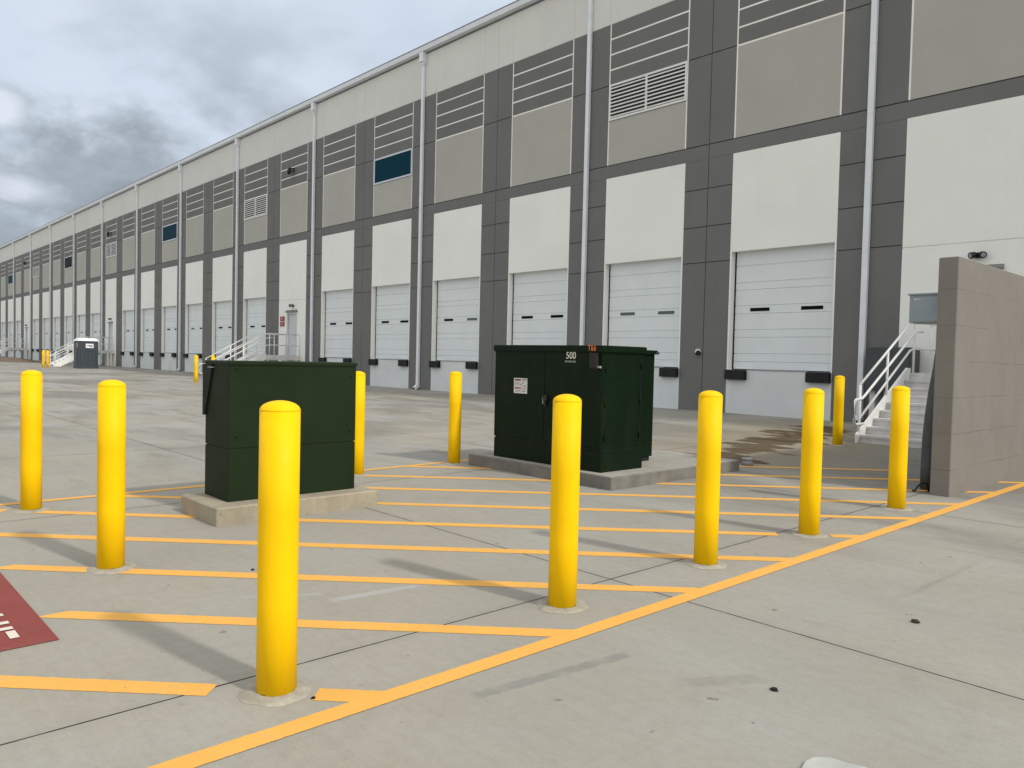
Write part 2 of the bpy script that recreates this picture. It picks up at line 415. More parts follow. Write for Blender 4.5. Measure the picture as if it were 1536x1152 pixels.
bollards = {  # x, y, label
 'front': (-3.095,1.513,'tall yellow bollard nearest the camera, in front of the low green cabinet'),
 'L1': (-8.0,1.536,'yellow bollard furthest left of the near row, left of the green cabinet'),
 'L2': (-5.568,1.53,'yellow bollard standing just left of the low green cabinet, its base on an amber stripe'),
 'mid': (-3.121,3.326,'yellow bollard standing in front of the numbered green transformer'),
 'r1': (-3.121,4.827,'yellow bollard at the right end of the numbered transformer pad'),
 'r2': (-3.103,6.366,'yellow bollard before the last dock door, second one left from the block wall'),
 'r3': (-3.107,8.259,'yellow bollard beside the end of the grey block wall, before the white stairs'),
 'back': (-8.153,4.989,'yellow bollard half hidden behind the right edge of the low green cabinet'),
 'b682': (-8.269,6.587,'yellow bollard standing alone between the two green cabinets, near the back pad corner'),
 'far1256': (-6.235,13.763,'duller yellow bollard guarding the foot of the nearest white stairs'),
 'far295': (-35.592,13.3,'small far yellow bollard left of the low green cabinet, out on the truck court'),
 'far312': (-36.95,14.6,'far yellow bollard showing only its top above the low green cabinet'),
 't1': (-63.5,12.915,'left one of two tiny far bollards beside the portable toilet'),
 't2': (-63.565,13.20,'right one of two tiny far bollards beside the portable toilet'),
}
# ---- painted markings: sheets 4 mm above the pavement
def strip_uv(o, inner=None):
    uvl = o.data.uv_layers.new(name='across')
    for lp in o.data.loops: uvl.data[lp.index].uv = (0, .5 if inner else (0, 0, 1, 1)[lp.vertex_index % 4])
    return o
def strip(mb, p0, p1, w, zoff=.004, step=.15, skip=None, ends=None, mi=0):
    p0, p1 = Vector(p0), Vector(p1); d = p1-p0; L = d.length; d /= L; nrm = Vector((-d.y, d.x))*w/2
    n = max(1, int(L/step)); 
    for i in range(n):
        a, b = p0+d*(L*i/n), p0+d*(L*(i+1)/n)
        c = (a+b)/2
        if skip and any((c-Vector(q)).length < r for q, r in skip): continue
        e0, e1 = Vector((0,0)), Vector((0,0))
        q = [a-nrm, b-nrm, b+nrm, a+nrm]
        if ends is not None:                        # cut the two ends parallel to the x axis / y axis
            if i == 0 and ends[0] is not None: q[0] = q[0]+d*ends[0]; q[3] = q[3]-d*ends[0]
            if i == n-1 and ends[1] is not None: q[1] = q[1]+d*ends[1]; q[2] = q[2]-d*ends[1]
        mb.face([(v.x, v.y, gz(v.y)+zoff) for v in q], mi)
skips = [((bollards[k][0], bollards[k][1]), r) for k, r in (('front',.215),('L1',.2),('mid',.2),('r1',.2),('r2',.21),('r3',.2))] + [((-5.60,1.49),.075)]
mk = MB()
strip(mk, (-2.745,-4), (-2.745,12.6), .11, zoff=.0035)
strip(mk, (-8.40,-4), (-8.40,11.2), .11, zoff=.0035)
w = .125
for k in range(0, 10):
    c = 4.585+1.212*k                               # y - x of this stripe
    x0 = -8.40; y0 = x0+c
    if y0 < .98: y0 = .98; x0 = y0-c
    if k == 0: x0, y0 = -5.2, c-5.2
    x1 = -2.745; y1 = x1+c
    if y1 > 12.4: y1 = 12.4; x1 = y1-c
    if k == 9: x0, x1 = -7.0, -4.2; y0, y1 = x0+c, x1+c
    if x1 < x0+.1: continue
    if k == 1: x0, y0 = -4.78, c-4.78
    strip(mk, (x0,y0), (x1,y1), w, skip=skips, ends=(-w/2 if k in (1,2,3) else None, None), zoff=.0020)
strip_uv(tag(mk.build('pavement_markings', M['line']), kind='structure'))
rd = MB()
for i in range(40):
    a, b = -24+i*(19.67/40), -24+(i+1)*(19.67/40)
    rd.face([(a,-1.4,.004),(b,-1.4,.004),(b,.955,.004),(a,.955,.004)])
red = strip_uv(tag(rd.build('painted_panel', M['red']), kind='structure'), True)
lt = MB()
def bar(x0,x1,y0,y1): lt.face([(x0,y0,.008),(x1,y0,.008),(x1,y1,.008),(x0,y1,.008)])
T, B_ = .812, .512                                  # letter tops and feet of FIRE LANE in stencil bars
def letter(ch, x0):
    h = T-B_; w = .20; s = .047; g_ = .028
    if ch in 'FE':
        bar(x0,x0+s,B_,T); bar(x0+s+g_,x0+w,T-.042,T); bar(x0+s+g_,x0+w-.03,B_+h*.46,B_+h*.46+.042)
        if ch == 'E': bar(x0+s+g_,x0+w,B_,B_+.042)
    if ch == 'I': bar(x0,x0+s,B_,T)
    if ch == 'L': bar(x0,x0+s,B_,T); bar(x0+s+g_,x0+w,B_,B_+.042)
    if ch == 'R':
        bar(x0,x0+s,B_,T); bar(x0+s+g_,x0+w-.02,T-.042,T); bar(x0+s+g_,x0+w-.02,B_+h*.46,B_+h*.46+.042)
        bar(x0+w-.045,x0+w,B_+h*.6,T-.05); bar(x0+w-.045,x0+w,B_,B_+h*.40)
    if ch == 'N':
        bar(x0,x0+s,B_,T); bar(x0+w-s,x0+w,B_,T)
        lt.face([(x0+s+.012,T-.06,.008),(x0+w-s-.05,B_+.06,.008),(x0+w-s-.012,B_+.06,.008),(x0+s+.05,T-.06,.008)])
    if ch == 'A':
        bar(x0,x0+s,B_,T-.05); bar(x0+w-s,x0+w,B_,T-.05); bar(x0+.02,x0+w-.02,T-.042,T); bar(x0+s+.015,x0+w-s-.015,B_+h*.4,B_+h*.4+.042)
for ch, x in (('E',-4.676),('N',-4.934),('A',-5.19),('L',-5.45),('E',-5.86),('R',-6.12),('I',-6.27),('F',-6.53)): letter(ch, x)
strip_uv(lt.build('lettering', M['whiteline'], red), True)
# ------------------------------------------------------------------ bollards
def make_bollard():
    e = empty('bollard', (0,0,0), 'x', 'bollard', 'yellow steel bollards')
    m = MB(); R = .0845
    m.lathe([(R,-.02),(R,.4),(R,.8),(R,1.217)], 0, 0, 48); m.build('pole', M['yellow'], e)
    m = MB(); prof = [(R+.0003,1.2165),(R+.0008,1.2200),(R-.0012,1.2225)]
    for k in range(1, 9):
        a = .22+k/8*(math.pi/2-.22)
        prof.append((R*1.02*math.cos(a), 1.2150+.0445*math.sin(a)))
    m.lathe(prof, 0, 0, 48); m.build('dome_cap', M['yellow'], e)
    c = MB(); n = 40
    rings = [(.158,.001),(.146,.006),(.115,.011),(.083,.014)]
    base = len(c.v); rnd = [1+.10*random.uniform(-1,1) for _ in range(n)]
    rnd = [(rnd[i-1]+rnd[i]+rnd[(i+1)%n])/3 for i in range(n)]
    for r, z in rings:
        for i in range(n):
            a = 2*math.pi*i/n; q = r*(1+(rnd[i]-1)*(1.6 if r > .1 else 0))
            c.v.append((q*math.cos(a), q*math.sin(a), z))
    for k in range(3):
        for i in range(n):
            j = (i+1) % n
            c.f.append((k*n+i,k*n+j,(k+1)*n+j,(k+1)*n+i)); c.m.append(0); c.sm.append(True)
    c.build('concrete_collar', M['collar'], e)
    return e
proto = make_bollard(); first = True
for i, (k, (x, y, lab)) in enumerate(bollards.items()):
    o = proto if first else copy_tree(proto); first = False
    o.location = (x, y, gz(y)); o['label'] = lab; o.rotation_euler.z = i*1.7

# ------------------------------------------------------------------ low switch cabinet (left)
def pad(name, x0, x1, y0, y1, z1, label, mats):
    z0 = min(gz(y0), gz(y1))-.02
    m = MB(); m.cbox(x0,x1,y0,y1,z0,z1,.012)
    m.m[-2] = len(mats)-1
    return tag(m.build(name, mats, origin=((x0+x1)/2,(y0+y1)/2,gz(y0))), label, 'concrete pad', 'concrete equipment pads')
pad('concrete_pad', -7.175,-6.355,2.555,4.13,.157, 'small concrete pad under the low green cabinet', [M['pad']])
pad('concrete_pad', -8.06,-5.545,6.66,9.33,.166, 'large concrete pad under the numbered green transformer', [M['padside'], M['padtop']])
zb = .157
e = empty('switch_cabinet', (-6.83,3.36,zb), 'low plain green utility cabinet on the small left concrete pad', 'electrical cabinet')
def part(mb, name, mats, parent):
    o = mb.build(name, mats); o.parent = parent; o.matrix_parent_inverse = Matrix.Translation(-parent.location); return o
x0,x1,y0,y1 = -7.085,-6.565,2.735,3.995
m = MB(); m.cbox(x0,x1,y0,y1,zb,.618,.006); part(m,'base',M['green'],e)
m = MB(); m.cbox(x0+.012,x1-.012,y0+.012,y1-.012,.612,.632,.002); part(m,'seam',M['seam'],e)
m = MB(); m.cbox(x0,x1,y0,y1,.626,1.36,.006); part(m,'body',M['green'],e)
m = MB(); m.cbox(x0-.012,x1+.010,y0-.010,y1+.010,1.352,1.384,.008); part(m,'lid',M['green'],e)
m = MB()
for s, yy in ((1,y0-.016),(1,y1+.002)):              # sloped hood cheeks over the left door
    m.prism([(-7.115,.885),(-7.062,.885),(-6.915,1.30),(-6.915,1.350),(-7.115,1.350)], 'y', yy, yy+.014)
m.box(-7.118,-7.104,y0-.014,y1+.014,.885,1.35); part(m,'hood',M['greendark'],e)
m = MB(); m.prism([(-7.056,.885),(-7.046,.885),(-6.899,1.30),(-6.909,1.30)],'y',y0-.006,y0-.001); part(m,'hood_gap',M['seam'],e)
m = MB(); m.box(-6.97,-6.88,y0-.03,y0-.002,1.318,1.326); part(m,'handle',M['galv'],e)
for yy, zz in ((2.80,1.31),(3.93,1.25),(2.80,.72),(3.93,.72)):
    m = MB(); m.prism([(yy+.009*math.cos(a*math.pi/3), zz+.009*math.sin(a*math.pi/3)) for a in range(6)],'x',x1-.001,x1+.006)
    part(m,'bolt',M['greendark'],e)


# ------------------------------------------------------------------ numbered transformer (right)
zb = .166; F = 6.80
e = empty('transformer', (-6.77,7.2,zb), 'large dark green transformer marked 500 on the right concrete pad', 'transformer')
X0,X1,Y0,Y1 = -7.70,-5.83,F,7.57
m = MB(); m.cbox(X0,X1,Y0,Y1,zb,.418,.006); part(m,'base',M['greendark'],e)
m = MB(); m.cbox(X0+.014,X1-.014,Y0+.014,Y1-.014,.41,.436,.002); part(m,'seam',M['seam'],e)
m = MB(); m.cbox(X0+.004,X1-.004,Y0+.004,Y1-.004,.430,1.57,.006); part(m,'body',M['greendark'],e)
m = MB(); m.cbox(X0-.022,X1+.022,Y0-.026,Y1+.01,1.563,1.638,.008); m.box(X0-.008,X1+.008,Y0-.010,Y1+.004,1.548,1.566)
lid = part(m,'lid',M['greendark'],e)
sp = -6.762
m = MB(); m.box(X0+.012,sp-.006,F-.010,F+.006,.446,1.546); part(m,'door',M['greendark'],e)
m = MB(); m.box(sp+.006,X1-.012,F-.013,F+.006,.446,1.546); d2 = part(m,'door',M['greendark'],e)
m = MB(); m.box(sp-.006,sp+.006,F-.004,F+.003,.446,1.546); part(m,'door_gap',M['seam'],e)
m = MB(); m.box(sp-.016,sp-.004,F-.030,F-.009,.91,.99); part(m,'handle',M['galv'],e)
m = MB(); m.box(sp+.012,sp+.075,F-.05,F-.012,.955,1.02); m.box(sp+.03,sp+.05,F-.045,F-.012,.88,.96); part(m,'padlock_hasp',M['black'],e)
m = MB(); m.prism([(F-.012,1.55),(F-.07,1.55),(F-.055,1.38),(F-.012,1.34)],'x',-5.99,-5.885); part(m,'latch',M['black'],e)
m = MB(); m.box(-5.905,-5.845,F-.04,F-.012,1.375,1.40); part(m,'latch_pin',M['galv'],e)
for yy, zz in ((6.86,1.36),(6.86,.95),(6.86,.56),(7.50,.98),(7.50,.57),(7.51,1.40)):
    m = MB(); m.prism([(yy-.018,zz-.03),(yy+.018,zz-.03),(yy+.018,zz+.03),(yy-.018,zz+.03)],'x',X1-.004,X1+.010)
    part(m,'hinge',M['greendark'],e)

m = MB(); m.box(X1-.004,X1+.0015,7.495,7.503,.43,1.54); part(m,'side_panel_gap',M['seam'],e)
m = MB(); m.cbox(-7.50,-6.20,7.565,8.26,zb+.06,1.575,.01); m.cbox(-7.52,-6.17,7.572,8.29,1.56,1.612,.01)
tank = part(m,'tank',M['greendark'],e)
m = MB(); m.box(-7.45,-6.22,7.58,8.22,zb,zb+.07); part(m,'tank_foot',M['rubber'],e)
m = MB(); m.tube([(-6.16,8.24,1.59),(-6.16,8.24,1.56)],.035); part(m,'lifting_lug',M['black'],e)
m = MB(); m.prism([(7.60,1.56),(7.85,1.56),(7.60,1.36)],'x',-6.20,-6.165); part(m,'gusset',M['black'],e)
# lettering and labels
o = text_mesh('number_marking','500',.118,M['stencil'],None,(-6.325,F-.016,1.512),(math.pi/2,0,0),.0015,.92)
o.parent = e; o.matrix_parent_inverse = Matrix.Translation(-e.location)
m = MB(); xx = -6.42
for k, wd in enumerate((.018,.02,.014,.022,.012,.012,.02,.014)):
    m.box(xx,xx+wd,F-.0165,F-.0145,1.430+(.004 if k%3 else 0),1.456-(.003 if k%2 else 0)); xx += wd+.006
part(m,'small_marking',M['stenciloff'],e)
o = text_mesh('orange_sticker','T66',.095,M['orange'],None,(-5.985,Y0-.029,1.602),(math.pi/2,0,0),.0012,.85)
o.parent = e; o.matrix_parent_inverse = Matrix.Translation(-e.location)
m = MB(); lx0,lx1,lz0,lz1 = -7.318,-7.070,1.020,1.215
m.box(lx0,lx1,F-.0135,F-.0115,lz0,lz1); lab = part(m,'warning_label',M['labelwhite'],e)
fx = lambda f: lx0+(lx1-lx0)*f
fz = lambda f: lz0+(lz1-lz0)*f
m = MB()
m.box(fx(.08),fx(.53),F-.0155,F-.0133,fz(.83),fz(.93)); m.build('red_print',M['labelred'],lab)
m = MB(); m.box(fx(.07),fx(.53),F-.0155,F-.0133,fz(.31),fz(.39))
m.build('red_print',M['labelred'],lab)
m = MB()
for a,bb,c,d in ((.60,.98,.86,.94),(.60,.78,.72,.76),(.60,.74,.63,.66),(.72,.92,.50,.53),(.72,.9,.44,.47),(.62,.92,.34,.36),(.62,.85,.27,.29),(.64,.88,.13,.18),(.08,.40,.70,.73),(.10,.42,.62,.65),(.1,.44,.54,.56),(.14,.3,.20,.24),(.34,.55,.16,.2),(.1,.4,.10,.12)):
    m.box(fx(a),fx(bb),F-.0155,F-.0133,fz(c),fz(d))
m.build('grey_print',M['labelgrey'],lab)
m = MB(); m.prism([(fx(.50),fz(.60)),(fx(.58),fz(.60)),(fx(.55),fz(.48))],'y',F-.0155,F-.0133); m.build('symbol',M['black'],lab)

# ------------------------------------------------------------------ block screen wall, its enclosure, conduit
m = MB(); m.cbox(-3.215,-3.005,9.485,16.6,0,2.715,.01)
tag(m.build('block_wall', M['block'], origin=(-3.11,13,0.03)), 'grey painted block screen wall at the right edge of the yard', 'wall')
e = empty('electrical_box', (-3.42,9.95,2.0), 'blue grey electrical enclosure fixed to the left face of the block wall', 'electrical box')
m = MB(); m.cbox(-3.63,-3.215,9.80,10.12,2.0,2.335,.006); part(m,'body',M['boxgrey'],e)
m = MB(); m.box(-3.59,-3.225,9.788,9.80,2.012,2.305); part(m,'door',M['boxgrey'],e)
m = MB(); m.box(-3.645,-3.217,9.78,10.14,2.330,2.348); part(m,'lid',M['boxgrey'],e)
m = MB(); m.box(-3.575,-3.535,9.786,9.789,2.27,2.285); m.box(-3.525,-3.505,9.786,9.789,2.272,2.284); part(m,'label',M['labelwhite'],e)
e = empty('conduit', (-3.33,9.86,.02), 'thick dark grey conduit hanging from the electrical enclosure down to the pavement', 'conduit')
m = MB(); m.tube([(-3.300,9.90,2.0),(-3.303,9.90,1.7),(-3.315,9.89,1.45),(-3.335,9.88,1.2),(-3.352,9.87,.9),(-3.362,9.86,.6),(-3.366,9.86,.3),(-3.366,9.86,.03)],
   [.042,.046,.056,.068,.078,.082,.082,.082],14); part(m,'hose',M['tubegrey'],e)
m = MB(); m.tube([(-3.252,9.93,2.0),(-3.255,9.93,1.2),(-3.27,9.92,.6),(-3.285,9.9,.03)],.03,10); part(m,'riser_pipe',M['black'],e)
m = MB(); m.tube([(-3.29,9.68,.02),(-3.30,9.66,.12),(-3.345,9.63,.13),(-3.385,9.60,.08),(-3.40,9.57,.035),(-3.43,9.56,.03)],.012,8)
m.tube([(-3.29,9.70,.14),(-3.25,9.75,.16)],.012,8)
tag(m.build('cable_loop', M['black'], origin=(-3.33,9.65,.02)), 'short black cable looped on the pavement at the foot of the block wall', 'cable')

# ------------------------------------------------------------------ warehouse
YF = 18.8; HB = 4.513; XC0 = -10.2; PW = 1.48; M0, M1 = -4, 27
ZB = .06; ZS = 1.30; ZD = 4.52; ZL0 = 7.20; ZL1 = 7.60; ZU = 10.09; ZP = 11.99; ZG = 13.78; ZT = 14.0
xc = lambda k: XC0-HB*k
MAN = {-1,6,13,20,27}; LOUV = {1,7,13,19,25}; WIN = {4,10,16,22}; PLAIN = {-2,-3,-4}
XL, XR = xc(M1)-HB/2, xc(M0)+HB/2
W_ = empty('warehouse', ((XL+XR)/2, YF+30, gz(YF)), 'long white and grey tilt-up warehouse with a row of dock doors', 'warehouse')
def wpart(mb, name, mats, parent=None, origin=None):
    o = mb.build(name, mats, origin=origin); p = parent or W_
    o.parent = p
    if parent is None: o.matrix_parent_inverse = Matrix.Translation(-W_.location)
    return o
wall = MB()        # materials: 0 dark 1 groove 2 tan 3 white 4 light trim
D = .34            # wall thickness
PZ = [(ZB,4.285),(4.31,5.295),(5.32,6.355),(6.38,ZL0-.006),(ZL0,ZL1-.02),(ZL1+.012,ZU),(ZU+.028,ZP)]
gr = .022
for k in range(M0, M1+1):
    c = xc(k); l, r = c-HB/2, c+HB/2
    for a, bb in ((l, c-PW), (c+PW, r)):
        wall.box(a, bb, YF+gr, YF+D, ZB, ZP, 1)                 # groove bed
        ins = .011
        a2 = a+ins if a == l else a; b2 = bb-ins if bb == r else bb
        for z0, z1 in PZ: wall.box(a2, b2, YF, YF+gr+.004, z0, z1, 0)
    p0, p1 = c-PW, c+PW
    # lower storey
    if k in MAN or k in PLAIN:
        dw = .56
        if k in MAN:
            for a, bb in ((p0,c-dw),(c+dw,p1)): wall.box(a,bb,YF-.001,YF+D,ZB,4.215,3)
            wall.box(c-dw,c+dw,YF-.001,YF+D,ZB,1.36,3); wall.box(c-dw,c+dw,YF-.001,YF+D,3.58,4.215,3)
        else: wall.box(p0,p1,YF-.001,YF+D,ZB,4.215,3)
        wall.box(p0,p1,YF+.018,YF+D,4.215,4.24,3); wall.box(p0,p1,YF-.001,YF+D,4.24,ZL0-.004,3)
    else:
        wall.box(p0,p1,YF-.001,YF+D,ZD,ZL0-.004,3)              # white panel over the door
        wall.box(p0,p1,YF-.001,YF+D,ZB,ZS,5)                    # dock stem wall
        for a, bb in ((p0,p0+.045),(p1-.045,p1)): wall.box(a,bb,YF-.001,YF+D,ZS,ZD,3)
    # band between storeys
    wall.box(p0,p1,YF+gr,YF+D,ZL0-.004,ZP,1)
    wall.box(p0,p1,YF,YF+gr+.004,ZL0,ZL1-.02,0)
    # upper panel: tan field, then dark courses split by light reveals
    e0, e1 = p0+.045, p1-.045
    for a, bb in ((p0,e0),(e1,p1)): wall.box(a,bb,YF+.003,YF+gr+.004,ZL1+.012,ZP-.002,4)
    top = 8.98 if k in LOUV or k in WIN else ZU-.02
    wall.box(e0,e1,YF+.001,YF+gr+.004,ZL1+.012,top,2)
    zz = ZU-.02
    for q in range(4):
        wall.box(e0,e1,YF+.004,YF+gr+.004,zz,zz+.05,4)
        nz = zz+.478 if q < 3 else ZP-.002
        if nz > zz+.06: wall.box(e0,e1,YF+.001,YF+gr+.004,zz+.05,nz,0)
        zz = nz
wall_o = wpart(wall, 'wall', [M['dark'],M['groove'],M['tan'],M['white'],M['trimlite'],M['stem']])
m = MB()           # side and rear walls, then the parapet and roof
m.box(XL-.001,XL+.3,YF+D+.002,YF+70,ZB,ZP+.001); m.box(XR-.3,XR+.001,YF+D+.002,YF+70,ZB,ZP+.001); m.box(XL,XR,YF+70,YF+70.3,ZB,ZP)
wpart(m,'rear_wall',M['tan'])
m = MB()
for k in range(M0, M1+1):
    c = xc(k); l, r = c-HB/2, c+HB/2
    for a, bb in ((l+.004,c-PW-.004),(c-PW+.004,c+PW-.004),(c+PW+.004,r-.004)): m.box(a,bb,YF-.006,YF+.05,ZP+.012,ZG)
m.box(XL,XR,YF+.006,YF+D,ZP,ZG); m.box(XL,XL+.3,YF+D+.002,YF+70.2,ZP,ZG); m.box(XR-.3,XR,YF+D+.002,YF+70.2,ZP,ZG)
wpart(m,'parapet',M['cream'])
m = MB(); m.hexa([(XL+.31,YF+D+.01,ZG-.05),(XR-.31,YF+D+.01,ZG-.05),(XR-.31,YF+70,ZG-.05),(XL+.31,YF+70,ZG-.05),(XL+.31,YF+D+.01,ZG+.0),(XR-.31,YF+D+.01,ZG+.0),(XR-.31,YF+70,ZG+.3),(XL+.31,YF+70,ZG+.3)])
wpart(m,'roof',M['roofing'])
m = MB(); m.prism([(YF-.20,ZG+.01),(YF+.02,ZG-.012),(YF+.02,ZT-.03),(YF-.225,ZT-.03),(YF-.225,ZT-.06)],'x',XL-.05,XR+.05)
wpart(m,'gutter',M['gutter'])
m = MB(); m.box(XL,XR,YF-.020,YF-.007,ZG-.075,ZG-.016); wpart(m,'gutter_shadow_strip',M['coping'])  # dark strip standing in for the shadow beneath the gutter
m = MB(); m.box(XL-.06,XR+.06,YF-.24,YF+.40,ZT-.028,ZT); wpart(m,'roof_edge',M['coping'])

# dock doors -----------------------------------------------------------
def make_dock_door():
    hw = PW-.045; y = YF+.205
    prof = []; lines = [.385,.84,1.04,1.47,1.69,2.12,2.33,2.77,2.99]
    zz = [ZD-d for d in lines][::-1]
    pts = [(y, ZS+.005)]
    for z in zz:
        pts += [(y, z-.020),(y+.018, z-.006),(y+.018, z+.006),(y-.003, z+.014),(y, z+.030)]
    pts += [(y, ZD+.02),(y+.06, ZD+.02),(y+.06, ZS+.005)]
    m = MB(); m.prism(pts, 'x', -hw+.045, hw-.02)
    d = m.build('dock_door', M['door'])
    zc = ZD-1.58
    for a, bb in ((-.93,-.37),(.62-.10,1.10)):
        q = MB(); q.box(a,bb,y-.012,y+.010,zc-.045,zc+.045,0); q.build('door_window', M['glassdark'], d)
    q = MB(); q.box(-hw,-hw+.043,y-.006,y+.05,ZS,ZD+.02); q.box(hw-.018,hw,y-.004,y+.05,ZS,ZD+.02); q.box(-hw+.044,hw-.019,y-.006,y+.05,ZS-.002,ZS+.028)
    q.build('door_seal', M['rubber'], d)
    return d
def make_bumper():
    m = MB(); m.cbox(-.30,.30,YF-.13,YF-.002,1.035,1.30,.012)
    for k in range(5): m.box(-.31+.0,.31,YF-.115+.022*k,YF-.108+.022*k,1.045,1.29)
    return m.build('dock_bumper', M['rubber'])
def make_sill():
    m = MB(); m.box(-.78,.78,YF-.02,YF+.2,ZS+.001,ZS+.022); return m.build('dock_leveler', M['galv'])
protos = None
inv = Matrix.Translation(-W_.location)
for k in range(M0, M1+1):
    if k in MAN or k in PLAIN: continue
    if protos is None: protos = [make_dock_door(), make_bumper(), make_sill()]; new = [protos[0], protos[1], copy_tree(protos[1]), protos[2]]
    else: new = [copy_tree(protos[0]), copy_tree(protos[1]), copy_tree(protos[1]), copy_tree(protos[2])]
    grey = {1: (0,1), 3: (1,), 9: (0,), 12: (1,)}.get(k, ())
    for i, c in enumerate([c for c in new[0].children if c.name.startswith('door_window')]):
        if i in grey: c.data = c.data.copy(); c.data.materials[0] = M['glassgrey']
    for o, dx in zip(new, (0,-1.16,1.16,0)):
        o.parent = W_; o.matrix_parent_inverse = inv; o.location = (xc(k)+dx,0,0)

# downspouts -----------------------------------------------------------
def make_spout():
    m = MB(); w = .071; y0, y1 = YF-.125, YF-.012
    segs = [.30,1.0,2.6,4.2,5.83,7.44,9.09,10.8,12.5,13.36]
    for a, bb in zip(segs, segs[1:]): m.cbox(-w,w,y0,y1,a+.004,bb,.012)
    for z in segs[1:-1]: m.box(-w+.004,w-.004,y0+.004,y1,z-.006,z+.008)
    d = m.build('downspout', M['gutter'])
    q = MB(); q.prism([(y1,.30),(y0,.30),(y0-.13,.20),(y0-.13,.07),(y0-.02,.14),(y1,.20)],'x',-w-.004,w+.004); q.build('outlet_elbow', M['gutter'], d)
    q = MB(); q.box(-w+.012,w-.012,y0-.136,y0-.131,.085,.185); q.build('outlet_mouth', M['black'], d)
    q = MB(); q.cbox(-.125,.125,YF-.22,YF-.008,13.38,13.765,.01); q.box(-.098,.098,YF-.16,YF-.012,13.28,13.38); q.build('hopper', M['gutter'], d)
    return d
sp0 = None
for n in range(-1, 14):
    o = make_spout() if sp0 is None else copy_tree(sp0)
    if sp0 is None: sp0 = o
    o.parent = W_; o.matrix_parent_inverse = inv; o.location = (xc(0)+HB/2-2*HB*n-.03+0.0, 0, 0)

# louvres, windows, personnel doors, fixtures ---------------------------
def make_louver():
    a, bb, z0, z1 = -PW+.03, PW-.03, 8.99, 10.11
    m = MB(); t = .06
    m.box(a,bb,YF-.03,YF+.02,z0,z0+t); m.box(a,bb,YF-.03,YF+.02,z1-t,z1)
    for x in (a, -.03, bb-t): m.box(x,x+t,YF-.028,YF+.02,z0+t,z1-t)
    d = m.build('louver', M['steelwhite'])
    s = MB(); n = 9
    for i in range(n):
        z = z0+t+.012+(z1-z0-2*t)*i/n
        for xa, xb in ((a+t,-.03),(.03,bb-t)):
            s.box(xa,xb,YF-.024,YF+.004,z+.014,z+.052)
    s.build('louver_blades', M['steelwhite'], d)
    q = MB(); q.box(a+t,bb-t,YF+.016,YF+.0195,z0+t,z1-t); q.build('louver_screen', M['black'], d)
    return d
def make_window():
    a, bb, z0, z1 = -PW+.02, PW-.02, 8.99, 10.11; t = .07
    m = MB(); m.box(a,bb,YF-.025,YF+.02,z0,z0+t); m.box(a,bb,YF-.025,YF+.02,z1-t,z1); m.box(a,a+t*1.3,YF-.025,YF+.02,z0+t,z1-t); m.box(bb-t,bb,YF-.025,YF+.02,z0+t,z1-t)
    d = m.build('upper_window', M['alum'])
    q = MB(); q.box(a+t*1.3,bb-t,YF-.004,YF+.0195,z0+t,z1-t); q.build('window_pane', M['glassblue'], d)
    return d
def make_man_door():
    m = MB(); m.box(-.46,.46,YF+.06,YF+.11,1.37,3.50); d = m.build('personnel_door', M['mandoor'])
    q = MB(); q.box(-.56,-.46,YF-.01,YF+.12,1.362,3.58); q.box(.46,.56,YF-.01,YF+.12,1.362,3.58); q.box(-.46,.46,YF-.01,YF+.12,3.50,3.58); q.build('door_frame', M['mandoor'], d)
    q = MB(); q.box(.34,.40,YF+.02,YF+.06,2.36,2.46); q.box(.26,.40,YF-.0,YF+.03,2.39,2.42); q.build('door_handle', M['galv'], d)
    q = MB(); q.box(.345,.395,YF+.035,YF+.06,2.62,2.68); q.build('deadbolt', M['galv'], d)
    q = MB(); q.prism([(YF,3.72),(YF-.09,3.64),(YF-.09,3.60),(YF,3.60)],'x',-.60,.60); q.build('drip_cap', M['dripcap'], d)
    q = MB()
    for z in (1.6,2.4,3.2): q.box(-.475,-.445,YF+.045,YF+.062,z,z+.11)
    q.build('hinge', M['galv'], d)
    return d
def make_flood():
    m = MB(); m.box(-.07,.07,YF-.06,YF+.0,3.87,3.99)
    d = m.build('flood_light', M['black'])
    for s in (-1, 1):
        q = MB(); cx, cy, cz = s*.092, YF-.12, 3.93
        ax = Vector((s*.55,-.75,-.25)).normalized()
        q.tube([Vector((s*.02,YF-.05,3.93)), Vector((s*.09,YF-.09,3.93))],.02,8)
        q.tube([Vector((cx,cy,cz))-ax*.09, Vector((cx,cy,cz))-ax*.05, Vector((cx,cy,cz))+ax*.06],[.035,.062,.074],14)
        h = q.build('lamp_head', M['black'], d)
        q = MB(); q.tube([Vector((cx,cy,cz))+ax*.0601, Vector((cx,cy,cz))+ax*.064],[.05,.05],14); q.build('lens', M['galv'], h)
    return d
def make_camera():
    m = MB(); m.box(-.06,.06,YF-.06,YF+.002,10.80,10.98); m.tube([(0,YF-.05,10.94),(0,YF-.20,10.96),(0,YF-.25,10.90)],.03,10)
    d = m.build('security_camera', M['black'])
    q = MB(); q.tube([(0,YF-.25,10.94),(0,YF-.25,10.76),(0,YF-.25,10.68)],[.09,.11,.07],16); q.build('camera_dome', M['black'], d)
    q = MB(); q.tube([(-.21,YF-.22,10.70),(-.10,YF-.12,10.82)],[.085,.04],14); q.build('horn', M['black'], d)
    return d
def place(maker, ks, dx=0):
    p = None
    for k in sorted(ks):
        if k > M1 or k < M0: continue
        o = maker() if p is None else copy_tree(p)
        if p is None: p = o
        o.parent = W_; o.matrix_parent_inverse = inv; o.location = (xc(k)+dx, 0, 0)
        yield k, o
for k, o in place(make_louver, LOUV): pass
for k, o in place(make_window, WIN):
    if k == 16:
        pane = [c for c in o.children if c.name.startswith('window_pane')][0]
        pane.data = pane.data.copy(); pane.data.materials[0] = M['glassdark']; o['label'] = 'black-glazed upper window'
for k, o in place(make_man_door, MAN): pass
